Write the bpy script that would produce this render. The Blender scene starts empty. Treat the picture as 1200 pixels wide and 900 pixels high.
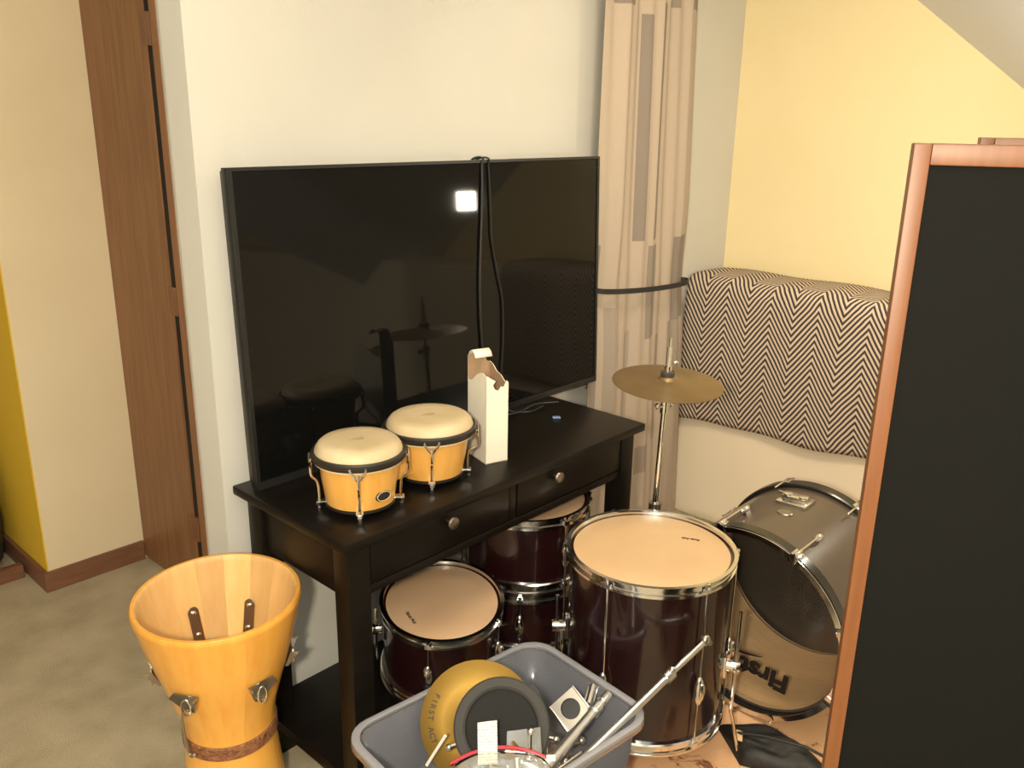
import bpy, bmesh, math, random
from mathutils import Vector, Matrix, Euler, Quaternion
random.seed(7)
S = bpy.context.scene
COL = S.collection
PI = math.pi
R = math.radians

# ------------------------------------------------------------------ camera, world, lights, exposure
cam = bpy.data.cameras.new('camera'); co = bpy.data.objects.new('camera', cam); COL.objects.link(co)
cam.sensor_fit = 'HORIZONTAL'; cam.sensor_width = 36.0
cam.lens = 36.0 * 1016.08 / 1200.0
cam.clip_start = 0.02
YAW, PITCH, ROLL = 0.8243, 0.2967, -0.0163
fw = Vector((math.sin(YAW)*math.cos(PITCH), math.cos(YAW)*math.cos(PITCH), -math.sin(PITCH)))
rt = Vector((math.cos(YAW), -math.sin(YAW), 0)); up = rt.cross(fw)
r2 = rt*math.cos(ROLL) - up*math.sin(ROLL); u2 = rt*math.sin(ROLL) + up*math.cos(ROLL)
M = Matrix((r2, u2, -fw)).transposed().to_4x4(); M.translation = Vector((0, 0, 1.62))
co.matrix_world = M
S.camera = co
S.view_settings.view_transform = 'Standard'; S.view_settings.look = 'None'
S.view_settings.exposure = 0.28; S.view_settings.gamma = 1.0; S.view_settings.use_curve_mapping = False
w = bpy.data.worlds.new('world'); S.world = w; w.use_nodes = True
w.node_tree.nodes['Background'].inputs[0].default_value = (0.75, 0.85, 1.0, 1)
w.node_tree.nodes['Background'].inputs[1].default_value = 0.10

def light(name, kind, loc, energy, color, size=0.1, target=None):
    l = bpy.data.lights.new(name, kind); l.energy = energy; l.color = color
    if kind == 'AREA': l.shape = 'SQUARE'; l.size = size
    else: l.shadow_soft_size = size
    o = bpy.data.objects.new(name, l); COL.objects.link(o); o.location = loc
    if target: o.rotation_euler = (Vector(target) - Vector(loc)).to_track_quat('-Z', 'Y').to_euler()
    return o
light('main_lamp', 'POINT', (-0.22, 0.0, 1.68), 128, (1.0, 0.86, 0.64), 0.045)
light('bright_lamp', 'AREA', (2.95, 0.46, 1.33), 3.0, (1.0, 0.90, 0.72), 0.085, (1.69, 1.73, 1.38))
cl_ = light('right_side_fill', 'AREA', (1.75, 0.80, 2.47), 23, (1.0, 0.84, 0.60), 0.6, (3.2, 0.75, 0.2)); cl_.data.spread = R(140)  # unseen overhead light added to brighten the right side of the room
light('ceiling_fill', 'AREA', (-0.5, -0.6, 2.5), 36, (0.76, 0.94, 1.0), 1.4, (-0.3, -0.4, 0))

# ------------------------------------------------------------------ helpers
def mat(name, c, rough=0.5, metal=0.0, c2=None, nscale=20, ndet=4, bump=0.0, bscale=None, coat=0.0,
        stretch=(1, 1, 1), spec=0.5, rnd=0.0, trans=0.0, contrast=(0.35, 0.65)):
    m = bpy.data.materials.new(name); m.use_nodes = True
    nt = m.node_tree; b = nt.nodes['Principled BSDF']
    b.inputs['Base Color'].default_value = (*c, 1); b.inputs['Roughness'].default_value = rough
    b.inputs['Metallic'].default_value = metal; b.inputs['Coat Weight'].default_value = coat
    b.inputs['Specular IOR Level'].default_value = spec
    b.inputs['Coat Roughness'].default_value = 0.06
    tc = nt.nodes.new('ShaderNodeTexCoord'); mp = nt.nodes.new('ShaderNodeMapping')
    mp.inputs['Scale'].default_value = stretch
    nt.links.new(tc.outputs['Object'], mp.inputs['Vector'])
    src = None
    if c2:
        n = nt.nodes.new('ShaderNodeTexNoise'); n.inputs['Scale'].default_value = nscale; n.inputs['Detail'].default_value = ndet
        nt.links.new(mp.outputs[0], n.inputs['Vector'])
        r = nt.nodes.new('ShaderNodeValToRGB')
        r.color_ramp.elements[0].color = (*c, 1); r.color_ramp.elements[1].color = (*c2, 1)
        r.color_ramp.elements[0].position = contrast[0]; r.color_ramp.elements[1].position = contrast[1]
        nt.links.new(n.outputs['Fac'], r.inputs['Fac']); src = r.outputs['Color']
    if rnd:
        oi = nt.nodes.new('ShaderNodeObjectInfo'); mr = nt.nodes.new('ShaderNodeMapRange')
        mr.inputs['To Min'].default_value = 1 - rnd; mr.inputs['To Max'].default_value = 1 + rnd
        nt.links.new(oi.outputs['Random'], mr.inputs['Value'])
        mx = nt.nodes.new('ShaderNodeVectorMath'); mx.operation = 'SCALE'
        if src: nt.links.new(src, mx.inputs[0])
        else: mx.inputs[0].default_value = c
        nt.links.new(mr.outputs[0], mx.inputs['Scale']); src = mx.outputs[0]
    if src: nt.links.new(src, b.inputs['Base Color'])
    if bump:
        n2 = nt.nodes.new('ShaderNodeTexNoise'); n2.inputs['Scale'].default_value = bscale or nscale; n2.inputs['Detail'].default_value = 3
        nt.links.new(mp.outputs[0], n2.inputs['Vector'])
        bp = nt.nodes.new('ShaderNodeBump'); bp.inputs['Strength'].default_value = bump; bp.inputs['Distance'].default_value = 0.01
        nt.links.new(n2.outputs['Fac'], bp.inputs['Height']); nt.links.new(bp.outputs[0], b.inputs['Normal'])
    return m

def film(name, c, alpha, rough=0.15, translucent=0.5, gloss=0.06):
    """thin see-through plastic: part clear, part milky, with a gloss"""
    m = bpy.data.materials.new(name); m.use_nodes = True; nt = m.node_tree
    for n in list(nt.nodes): nt.nodes.remove(n)
    out = nt.nodes.new('ShaderNodeOutputMaterial')
    tr = nt.nodes.new('ShaderNodeBsdfTransparent'); tr.inputs[0].default_value = (0.95, 0.96, 0.97, 1)
    df = nt.nodes.new('ShaderNodeBsdfDiffuse'); df.inputs[0].default_value = (*c, 1)
    tl = nt.nodes.new('ShaderNodeBsdfTranslucent'); tl.inputs[0].default_value = (*c, 1)
    gl = nt.nodes.new('ShaderNodeBsdfGlossy'); gl.inputs['Roughness'].default_value = rough
    m1 = nt.nodes.new('ShaderNodeMixShader'); m1.inputs[0].default_value = translucent
    nt.links.new(df.outputs[0], m1.inputs[1]); nt.links.new(tl.outputs[0], m1.inputs[2])
    m2 = nt.nodes.new('ShaderNodeMixShader'); m2.inputs[0].default_value = alpha
    nt.links.new(tr.outputs[0], m2.inputs[1]); nt.links.new(m1.outputs[0], m2.inputs[2])
    lw = nt.nodes.new('ShaderNodeFresnel'); lw.inputs[0].default_value = 1.35
    ma = nt.nodes.new('ShaderNodeMath'); ma.operation = 'ADD'; ma.inputs[1].default_value = gloss; ma.use_clamp = True
    nt.links.new(lw.outputs[0], ma.inputs[0])
    m3 = nt.nodes.new('ShaderNodeMixShader'); nt.links.new(ma.outputs[0], m3.inputs[0])
    nt.links.new(m2.outputs[0], m3.inputs[1]); nt.links.new(gl.outputs[0], m3.inputs[2])
    nt.links.new(m3.outputs[0], out.inputs[0])
    return m

class MB:
    def __init__(s): s.v = []; s.f = []
    def add(s, vs, fs, mx=None):
        o = len(s.v)
        for p in vs:
            p = Vector(p); s.v.append(mx @ p if mx else p)
        for f in fs: s.f.append([i + o for i in f])
        return s
    def box(s, lo, hi, mx=None):
        (a, b, c), (d, e, f) = lo, hi
        vs = [(a, b, c), (d, b, c), (d, e, c), (a, e, c), (a, b, f), (d, b, f), (d, e, f), (a, e, f)]
        return s.add(vs, [(3, 2, 1, 0), (4, 5, 6, 7), (0, 1, 5, 4), (1, 2, 6, 5), (2, 3, 7, 6), (3, 0, 4, 7)], mx)
    def lathe(s, prof, n=48, mx=None, a0=0.0, a1=2*PI, loop=False):
        full = abs(a1 - a0 - 2*PI) < 1e-6
        m = n if full else n + 1; k = len(prof); vs = []; fs = []
        for i in range(m):
            a = a0 + (a1 - a0)*i/n
            for r, z in prof: vs.append((r*math.cos(a), r*math.sin(a), z))
        for i in range(n):
            j = (i + 1) % m
            for q in range(k if loop else k - 1):
                q2 = (q + 1) % k
                fs.append((i*k + q, j*k + q, j*k + q2, i*k + q2))
        if not full and loop:
            fs.append(tuple(range(k))); fs.append(tuple(range(n*k + k - 1, n*k - 1, -1)))
        return s.add(vs, fs, mx)
    def tube(s, pts, r, n=10, mx=None, closed=False):
        pts = [Vector(p) for p in pts]; L = len(pts)
        rs = r if isinstance(r, (list, tuple)) else [r]*L
        vs = []; fs = []; prev = None
        for i, p in enumerate(pts):
            a = pts[i - 1] if (i > 0 or closed) else p
            b = pts[(i + 1) % L] if (i < L - 1 or closed) else p
            t = (b - a).normalized()
            if prev is None:
                h = Vector((0, 0, 1)) if abs(t.z) < 0.9 else Vector((1, 0, 0))
                x = t.cross(h).normalized()
            else:
                x = (prev - t*prev.dot(t)).normalized()
            prev = x; y = t.cross(x)
            for k in range(n):
                an = 2*PI*k/n
                vs.append(p + (x*math.cos(an) + y*math.sin(an))*rs[i])
        for i in range(L if closed else L - 1):
            j = (i + 1) % L
            for k in range(n):
                k2 = (k + 1) % n
                fs.append((i*n + k, i*n + k2, j*n + k2, j*n + k))
        if not closed:
            fs.append(tuple(range(n - 1, -1, -1))); fs.append(tuple(range((L - 1)*n, L*n)))
        return s.add(vs, fs, mx)
    def ball(s, c, r, mx=None, n=12, m=8):
        rx, ry, rz = r if isinstance(r, (list, tuple)) else (r, r, r)
        vs = [(c[0], c[1], c[2] - rz)]
        for j in range(1, m):
            t = -PI/2 + PI*j/m
            for i in range(n):
                a = 2*PI*i/n
                vs.append((c[0] + rx*math.cos(t)*math.cos(a), c[1] + ry*math.cos(t)*math.sin(a), c[2] + rz*math.sin(t)))
        vs.append((c[0], c[1], c[2] + rz)); fs = []
        for i in range(n):
            fs.append((0, 1 + (i + 1) % n, 1 + i)); fs.append((len(vs) - 1, 1 + (m - 2)*n + i, 1 + (m - 2)*n + (i + 1) % n))
        for j in range(m - 2):
            for i in range(n):
                a, b = 1 + j*n + i, 1 + j*n + (i + 1) % n
                fs.append((a, b, b + n, a + n))
        return s.add(vs, fs, mx)
    def prism(s, poly, z0, z1, mx=None):
        n = len(poly)
        vs = [(x, y, z0) for x, y in poly] + [(x, y, z1) for x, y in poly]
        fs = [tuple(range(n - 1, -1, -1)), tuple(range(n, 2*n))] + [(i, (i + 1) % n, (i + 1) % n + n, i + n) for i in range(n)]
        return s.add(vs, fs, mx)
    def build(s, name, m, parent=None, bevel=0.0, seg=2, smooth=True, angle=35, loc=None, rot=None):
        me = bpy.data.meshes.new(name); me.from_pydata([tuple(p) for p in s.v], [], s.f)
        bm = bmesh.new(); bm.from_mesh(me)
        if bevel:
            es = [e for e in bm.edges if len(e.link_faces) == 2 and e.calc_face_angle(0) > R(30)]
            bmesh.ops.bevel(bm, geom=es, offset=bevel, segments=seg, affect='EDGES', profile=0.6)
        bmesh.ops.recalc_face_normals(bm, faces=bm.faces); bm.to_mesh(me); bm.free()
        if smooth:
            me.shade_smooth(); me.set_sharp_from_angle(angle=R(angle))
        o = bpy.data.objects.new(name, me); COL.objects.link(o)
        if m: me.materials.append(m)
        if parent: o.parent = parent
        if loc: o.location = loc
        if rot: o.rotation_euler = rot
        return o

def tag(o, label=None, cat=None, group=None, kind=None):
    if label: o['label'] = label
    if cat: o['category'] = cat
    if group: o['group'] = group
    if kind: o['kind'] = kind
    return o
def thing(name, label, cat, loc=(0, 0, 0), rot=(0, 0, 0), group=None):
    o = bpy.data.objects.new(name, None); COL.objects.link(o); o.location = loc; o.rotation_euler = rot
    o.empty_display_size = 0.05
    return tag(o, label, cat, group)
def struct(name, mb, m, bevel=0.0):
    return tag(mb.build(name, m, bevel=bevel, smooth=False), kind='structure')
def share(src, name, parent, loc=None, rot=None):
    c = src.copy(); COL.objects.link(c); c.name = name; c.parent = parent
    if loc is not None: c.location = loc
    if rot is not None: c.rotation_euler = rot
    return c
def T(loc=(0, 0, 0), rot=(0, 0, 0), sc=None):
    m = Matrix.Translation(loc) @ Euler(rot).to_matrix().to_4x4()
    return m @ Matrix.Diagonal((*sc, 1)) if sc else m
def along(p, n, twist=0.0):
    """matrix whose local z points along n"""
    q = Vector(n).normalized().to_track_quat('Z', 'Y'); m = q.to_matrix().to_4x4() @ Matrix.Rotation(twist, 4, 'Z'); m.translation = Vector(p)
    return m
def lettering(txt, size, m, parent, mx, name='lettering', bold=0.0, shear=0.0, depth=0.0004, sx=1.0):
    cu = bpy.data.curves.new('txt', 'FONT'); cu.body = txt; cu.size = size; cu.align_x = 'CENTER'; cu.align_y = 'CENTER'
    cu.offset = bold; cu.shear = shear; cu.extrude = depth; cu.resolution_u = 3
    t = bpy.data.objects.new('txt', cu); COL.objects.link(t)
    me = bpy.data.meshes.new_from_object(t.evaluated_get(bpy.context.evaluated_depsgraph_get()))
    bpy.data.objects.remove(t); me.name = name
    me.transform(Matrix.Diagonal((sx, 1, 1, 1))); me.transform(mx)
    o = bpy.data.objects.new(name, me); COL.objects.link(o); me.materials.clear(); me.materials.append(m); o.parent = parent
    return o

# ------------------------------------------------------------------ materials
WALL = mat('wall_paint', (0.60, 0.585, 0.535), 0.85, c2=(0.625, 0.61, 0.56), nscale=3, bump=0.05, bscale=180)
WALLH = mat('wall_passage_paint', (0.74, 0.62, 0.42), 0.85, c2=(0.77, 0.65, 0.45), nscale=3, bump=0.05, bscale=180)
WALLY = mat('wall_pale_yellow', (0.84, 0.715, 0.43), 0.85, c2=(0.86, 0.735, 0.45), nscale=3, bump=0.05, bscale=180)
WALLP = mat('wall_lower_cream', (0.88, 0.77, 0.60), 0.85, c2=(0.90, 0.79, 0.62), nscale=3, bump=0.05, bscale=180)
MUST = mat('wall_mustard', (0.78, 0.50, 0.03), 0.85, bump=0.05, bscale=180)
CEIL = mat('ceiling_paint', (0.80, 0.82, 0.84), 0.9)
CARPET = mat('carpet', (0.42, 0.345, 0.225), 0.95, c2=(0.53, 0.445, 0.305), nscale=7, ndet=8, bump=0.6, bscale=260)
OAK = mat('brown_wood', (0.20, 0.088, 0.035), 0.42, c2=(0.27, 0.125, 0.052), nscale=9, stretch=(6, 6, 0.5), bump=0.03, bscale=60)
TRIM = mat('trim_wood', (0.16, 0.065, 0.028), 0.4, c2=(0.22, 0.095, 0.042), nscale=9, stretch=(6, 6, 0.5))
CASING = mat('casing_wood', (0.25, 0.11, 0.05), 0.4, c2=(0.30, 0.135, 0.06), nscale=9, stretch=(6, 6, 0.5))
BASE = mat('baseboard_wood', (0.17, 0.075, 0.04), 0.45, c2=(0.22, 0.10, 0.055), nscale=9, stretch=(1, 1, 6))
DARK = mat('gap_shade', (0.012, 0.008, 0.006), 0.8)
BLKWOOD = mat('black_stained_wood', (0.005, 0.0036, 0.0027), 0.36, c2=(0.008, 0.006, 0.0045), nscale=8, spec=0.22, stretch=(0.7, 6, 6), bump=0.02, bscale=60)
KNOBM = mat('pewter', (0.25, 0.22, 0.18), 0.35, 1.0)
BEZEL = mat('tv_black_plastic', (0.012, 0.012, 0.012), 0.38)
SCREEN = mat('tv_screen', (0.004, 0.004, 0.004), 0.045, spec=0.3)
RUBBER = mat('black_rubber', (0.012, 0.012, 0.012), 0.42)
CHROME = mat('chrome', (0.80, 0.79, 0.77), 0.14, 1.0)
SATIN = mat('satin_chrome', (0.85, 0.86, 0.88), 0.30, 1.0)
STEEL = mat('dull_steel', (0.42, 0.39, 0.35), 0.32, 1.0)
MAROON = mat('maroon_drum_wrap', (0.011, 0.003, 0.003), 0.22, c2=(0.020, 0.0045, 0.005), nscale=400, coat=0.6)
BASSW = mat('bass_wrap_glare', (0.085, 0.062, 0.045), 0.34, c2=(0.10, 0.075, 0.055), nscale=300, coat=0.4)  # glare on the maroon shell, put into the base colour as grey-brown
INWOOD = mat('bare_shell_wood', (0.78, 0.50, 0.24), 0.6, c2=(0.82, 0.55, 0.28), nscale=10, stretch=(1, 1, 8))
HEAD = mat('coated_drum_head', (0.60, 0.40, 0.225), 0.36, c2=(0.63, 0.43, 0.245), nscale=6)
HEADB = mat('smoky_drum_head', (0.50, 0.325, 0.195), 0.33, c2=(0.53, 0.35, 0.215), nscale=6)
BLKHEAD = mat('black_drum_head', (0.012, 0.011, 0.010), 0.25)
BLKHOOP = mat('black_hoop', (0.014, 0.013, 0.012), 0.25, coat=0.4)
INK = mat('black_ink', (0.012, 0.010, 0.010), 0.5)
CLEARHEAD = film('clear_head_film', (0.6, 0.5, 0.4), 0.06, 0.12, 0.3, 0.0)
MAPLE = mat('honey_wood', (0.72, 0.33, 0.05), 0.32, c2=(0.80, 0.40, 0.075), nscale=6, stretch=(5, 5, 0.6), rnd=0.05, coat=0.25)
MAPLEIN = mat('honey_wood_inside', (0.72, 0.41, 0.14), 0.5, c2=(0.79, 0.49, 0.20), nscale=6, stretch=(5, 5, 0.6), rnd=0.17)
CARVE = mat('carved_wood_band', (0.16, 0.06, 0.022), 0.6, c2=(0.30, 0.12, 0.05), nscale=90, bump=0.8, bscale=110)
SKIN = mat('rawhide', (0.55, 0.43, 0.255), 0.45, c2=(0.64, 0.52, 0.335), nscale=9, ndet=6, bump=0.1, bscale=30)
BNGWOOD = mat('bongo_wood', (0.66, 0.33, 0.065), 0.3, c2=(0.74, 0.40, 0.10), nscale=5, stretch=(6, 6, 0.5), coat=0.3)
RIMBLK = mat('black_steel_rim', (0.02, 0.017, 0.014), 0.4)
CARD = mat('white_card', (0.86, 0.80, 0.68), 0.6, bump=0.03, bscale=40)
CARDIN = mat('grey_brown_card', (0.38, 0.25, 0.15), 0.85, c2=(0.42, 0.28, 0.17), nscale=60)
BRASS = mat('worn_bronze', (0.27, 0.19, 0.095), 0.42, 0.9, c2=(0.33, 0.235, 0.12), nscale=8, stretch=(1, 1, 1))
BRASSY = mat('bright_bronze', (0.21, 0.128, 0.03), 0.36, 1.0)
BINM = film('milky_plastic', (0.80, 0.82, 0.96), 0.20, 0.15, 0.35, 0.0)
BINRIM = film('milky_plastic_rim', (0.78, 0.79, 0.88), 0.42, 0.25, 0.4, 0.02)
BAGM = film('clear_bag_film', (0.8, 0.78, 0.72), 0.22, 0.12, 0.4, 0.05)
REDM = mat('red_plastic', (0.45, 0.03, 0.05), 0.35)
PADG = mat('grey_rubber', (0.045, 0.042, 0.038), 0.75, bump=0.15, bscale=200)
PADB = mat('black_pad_rubber', (0.008, 0.0075, 0.007), 0.8, bump=0.3, bscale=300)
PAPER = mat('paper', (0.82, 0.77, 0.68), 0.7)
WHITEP = mat('white_plastic', (0.78, 0.74, 0.66), 0.4)
NYLON = mat('black_nylon', (0.010, 0.009, 0.009), 0.55, bump=0.3, bscale=30)
GRILLE = mat('black_grille_cloth', (0.006, 0.006, 0.005), 0.8, spec=0.12, bump=0.2, bscale=900)
SPKWOOD = mat('cherry_frame_wood', (0.15, 0.050, 0.014), 0.45, c2=(0.185, 0.066, 0.019), nscale=9, stretch=(8, 8, 0.5))
BLUE = mat('pale_blue_glint', (0.22, 0.32, 0.62), 0.15, coat=1.0)
STRAPM = mat('black_strap', (0.015, 0.015, 0.015), 0.55)
TEAL = mat('dark_bag_cloth', (0.035, 0.034, 0.026), 0.8, bump=0.2, bscale=60)

def herringbone():
    m = bpy.data.materials.new('herringbone_knit'); m.use_nodes = True; nt = m.node_tree; b = nt.nodes['Principled BSDF']
    b.inputs['Roughness'].default_value = 0.92
    uv = nt.nodes.new('ShaderNodeUVMap'); sp = nt.nodes.new('ShaderNodeSeparateXYZ'); nt.links.new(uv.outputs[0], sp.inputs[0])
    def mth(op, a, bb=None, cc=None):
        n = nt.nodes.new('ShaderNodeMath'); n.operation = op
        for i, x in enumerate((a, bb, cc)):
            if x is None: continue
            if isinstance(x, (int, float)): n.inputs[i].default_value = x
            else: nt.links.new(x, n.inputs[i])
        return n.outputs[0]
    wob = nt.nodes.new('ShaderNodeTexNoise'); wob.inputs['Scale'].default_value = 9; nt.links.new(uv.outputs[0], wob.inputs['Vector'])
    u = mth('ADD', sp.outputs[0], mth('MULTIPLY', mth('SUBTRACT', wob.outputs['Fac'], 0.5), 0.012))
    tri = mth('PINGPONG', u, 0.092)
    ph = mth('MULTIPLY', mth('ADD', mth('MULTIPLY', tri, 1.4), sp.outputs[1]), 2*PI/0.026)
    st = mth('SINE', ph)
    # a half-period jump between neighbouring columns, as in broken twill
    fac = mth('ADD', mth('MULTIPLY', st, 2.2), 0.5)
    cl = nt.nodes.new('ShaderNodeClamp'); nt.links.new(fac, cl.inputs[0])
    mx = nt.nodes.new('ShaderNodeMix'); mx.data_type = 'RGBA'
    mx.inputs['A'].default_value = (0.055, 0.038, 0.052, 1); mx.inputs['B'].default_value = (0.66, 0.54, 0.40, 1)
    nt.links.new(cl.outputs[0], mx.inputs['Factor']); nt.links.new(mx.outputs['Result'], b.inputs['Base Color'])
    ws = nt.nodes.new('ShaderNodeTexNoise'); ws.inputs['Scale'].default_value = 320; nt.links.new(uv.outputs[0], ws.inputs['Vector'])
    bp = nt.nodes.new('ShaderNodeBump'); bp.inputs['Strength'].default_value = 0.5; bp.inputs['Distance'].default_value = 0.004
    nt.links.new(mth('ADD', mth('MULTIPLY', st, 0.25), ws.outputs['Fac']), bp.inputs['Height']); nt.links.new(bp.outputs[0], b.inputs['Normal'])
    return m
def curtain_mat(rects):
    """beige cloth woven with grey-brown bars; rects are (u0,u1,z0,z1,strength) on the cloth's own uv"""
    m = bpy.data.materials.new('curtain_cloth'); m.use_nodes = True; nt = m.node_tree; b = nt.nodes['Principled BSDF']
    b.inputs['Roughness'].default_value = 0.9
    uv = nt.nodes.new('ShaderNodeUVMap'); sp = nt.nodes.new('ShaderNodeSeparateXYZ'); nt.links.new(uv.outputs[0], sp.inputs[0])
    def mth(op, a, bb):
        n = nt.nodes.new('ShaderNodeMath'); n.operation = op
        for i, x in enumerate((a, bb)):
            if isinstance(x, (int, float)): n.inputs[i].default_value = x
            else: nt.links.new(x, n.inputs[i])
        return n.outputs[0]
    tot = None
    for u0, u1, z0, z1, s in rects:
        e = mth('MULTIPLY', mth('GREATER_THAN', sp.outputs[0], u0), mth('LESS_THAN', sp.outputs[0], u1))
        e = mth('MULTIPLY', e, mth('MULTIPLY', mth('GREATER_THAN', sp.outputs[1], z0), mth('LESS_THAN', sp.outputs[1], z1)))
        e = mth('MULTIPLY', e, s)
        tot = e if tot is None else mth('MAXIMUM', tot, e)
    mx = nt.nodes.new('ShaderNodeMix'); mx.data_type = 'RGBA'
    mx.inputs['A'].default_value = (0.44, 0.36, 0.285, 1); mx.inputs['B'].default_value = (0.21, 0.175, 0.15, 1)
    nt.links.new(tot, mx.inputs['Factor']); nt.links.new(mx.outputs['Result'], b.inputs['Base Color'])
    ns = nt.nodes.new('ShaderNodeTexNoise'); ns.inputs['Scale'].default_value = 200; nt.links.new(uv.outputs[0], ns.inputs['Vector'])
    bp = nt.nodes.new('ShaderNodeBump'); bp.inputs['Strength'].default_value = 0.15; bp.inputs['Distance'].default_value = 0.003
    nt.links.new(ns.outputs['Fac'], bp.inputs['Height']); nt.links.new(bp.outputs[0], b.inputs['Normal'])
    return m
def rug_mat():
    m = bpy.data.materials.new('floral_rug'); m.use_nodes = True; nt = m.node_tree; b = nt.nodes['Principled BSDF']
    b.inputs['Roughness'].default_value = 0.95
    tc = nt.nodes.new('ShaderNodeTexCoord')
    v = nt.nodes.new('ShaderNodeTexNoise'); v.inputs['Scale'].default_value = 7.5; v.inputs['Detail'].default_value = 8; v.inputs['Roughness'].default_value = 0.75
    v.inputs['Distortion'].default_value = 1.2
    nt.links.new(tc.outputs['Object'], v.inputs['Vector'])
    r = nt.nodes.new('ShaderNodeValToRGB'); r.color_ramp.interpolation = 'LINEAR'
    r.color_ramp.elements[0].position = 0.55; r.color_ramp.elements[0].color = (0.74, 0.44, 0.235, 1)
    r.color_ramp.elements[1].position = 0.63; r.color_ramp.elements[1].color = (0.16, 0.06, 0.03, 1)
    e = r.color_ramp.elements.new(0.58); e.color = (0.36, 0.17, 0.08, 1)
    nt.links.new(v.outputs['Fac'], r.inputs['Fac']); nt.links.new(r.outputs[0], b.inputs['Base Color'])
    ns = nt.nodes.new('ShaderNodeTexNoise'); ns.inputs['Scale'].default_value = 300; nt.links.new(tc.outputs['Object'], ns.inputs['Vector'])
    bp = nt.nodes.new('ShaderNodeBump'); bp.inputs['Strength'].default_value = 0.4; bp.inputs['Distance'].default_value = 0.005
    nt.links.new(ns.outputs['Fac'], bp.inputs['Height']); nt.links.new(bp.outputs[0], b.inputs['Normal'])
    return m
def print_mat():
    """white leaflet with rows of tiny print"""
    m = bpy.data.materials.new('printed_paper'); m.use_nodes = True; nt = m.node_tree; b = nt.nodes['Principled BSDF']
    b.inputs['Roughness'].default_value = 0.7
    tc = nt.nodes.new('ShaderNodeTexCoord'); mp = nt.nodes.new('ShaderNodeMapping'); mp.inputs['Scale'].default_value = (1, 1, 1)
    nt.links.new(tc.outputs['Object'], mp.inputs[0])
    wv = nt.nodes.new('ShaderNodeTexWave'); wv.bands_direction = 'Y'; wv.inputs['Scale'].default_value = 55; wv.inputs['Distortion'].default_value = 0
    nt.links.new(mp.outputs[0], wv.inputs['Vector'])
    n = nt.nodes.new('ShaderNodeTexNoise'); n.inputs['Scale'].default_value = 300; nt.links.new(mp.outputs[0], n.inputs['Vector'])
    a = nt.nodes.new('ShaderNodeMath'); a.operation = 'MULTIPLY'; nt.links.new(wv.outputs['Fac'], a.inputs[0]); nt.links.new(n.outputs['Fac'], a.inputs[1])
    r = nt.nodes.new('ShaderNodeValToRGB'); r.color_ramp.elements[0].position = 0.40; r.color_ramp.elements[0].color = (0.82, 0.77, 0.68, 1)
    r.color_ramp.elements[1].position = 0.5; r.color_ramp.elements[1].color = (0.35, 0.32, 0.30, 1)
    nt.links.new(a.outputs[0], r.inputs[0]); nt.links.new(r.outputs[0], b.inputs['Base Color'])
    return m

# ------------------------------------------------------------------ the room
struct('floor', MB().box((-2.6, -2.6, -0.05), (3.6, 5.2, 0)), CARPET)
struct('wall_back', MB().box((0.955, 1.84, 0), (3.6, 1.94, 2.55)), WALL)
# the passage on the left: door wall, partition and its mustard side
struct('wall_passage', MB().box((1.229, 1.94, 0), (1.33, 2.515, 2.55)).box((1.229, 2.515, 2.12), (1.33, 3.06, 2.55)), WALL)
struct('wall_partition', MB().box((0.894, 3.03, 0), (1.40, 3.13, 2.55)), WALLH)
struct('wall_mustard', MB().box((0.89, 3.0305, 0), (0.894, 5.2, 2.55)).box((0.894, 3.14, 0), (1.0, 5.2, 2.55)), MUST)
struct('wall_right', MB().box((3.3, -2.6, 0), (3.6, 1.84, 2.55)), WALLY)
struct('wall_ledge', MB().box((3.03, -2.6, 0), (3.3, 1.84, 1.0)), WALLP, bevel=0.008)
struct('wall_left', MB().box((-2.7, -2.6, 0), (-2.6, 5.2, 2.55)), WALL)
struct('wall_near', MB().box((-2.6, -2.7, 0), (3.3, -2.6, 2.55)), WALL)
struct('wall_far', MB().box((-2.6, 5.2, 0), (1.0, 5.3, 2.55)), WALL)
struct('ceiling', MB().box((-2.7, -2.7, 2.55), (3.6, 5.3, 2.6)), CEIL)
# sloped ceiling running down over the right wall
def zc(x, y): return 2.031 - 0.5*(x - 3.3) + 0.778*(y - 1.191)
P1, P2, P3 = (3.3, 1.855, 2.548), (3.3, -0.5, zc(3.3, -0.5)), (3.3 - (2.548 - zc(3.3, -0.5))/0.5, -0.5, 2.548)
sl = MB(); sl.add([P1, P2, P3, (P1[0], P1[1], P1[2] + .001), (3.3, -0.53, P2[2] + .02), (P3[0], -0.53, 2.549)],
                  [(0, 1, 2), (3, 5, 4), (0, 3, 4, 1), (1, 4, 5, 2), (2, 5, 3, 0)])
struct('ceiling_slope', sl, CEIL)
# baseboards
struct('baseboard_partition', MB().box((0.884, 3.016, 0), (1.229, 3.03, 0.075)), BASE, 0.003)
struct('baseboard_mustard', MB().box((0.874, 3.016, 0), (0.89, 5.2, 0.075)), BASE, 0.003)
struct('baseboard_back', MB().box((0.955, 1.828, 0), (2.29, 1.84, 0.075)), BASE, 0.003)
# open wooden door and its casing
d = struct('door_1', MB().box((1.231, 2.594, 0.012), (1.275, 3.026, 2.11)), OAK, 0.003)
for i, z in enumerate((0.28, 1.06, 1.85)):
    h = MB().tube([(1.2325, 2.570, z - 0.045), (1.2325, 2.570, z + 0.045)], 0.007, 10)
    h.box((1.2290, 2.565, z - 0.045), (1.2340, 2.61, z + 0.045))
    h.build('hinge', TRIM, d)
struct('trim_1', MB().box((1.2255, 2.510, 0), (1.2345, 2.548, 2.12)), CASING, 0.004)
struct('door_gap_shade', MB().box((1.2352, 2.515, 0), (1.32, 2.592, 2.12)), DARK)  # near-black box standing in for the shade between door and casing
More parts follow.
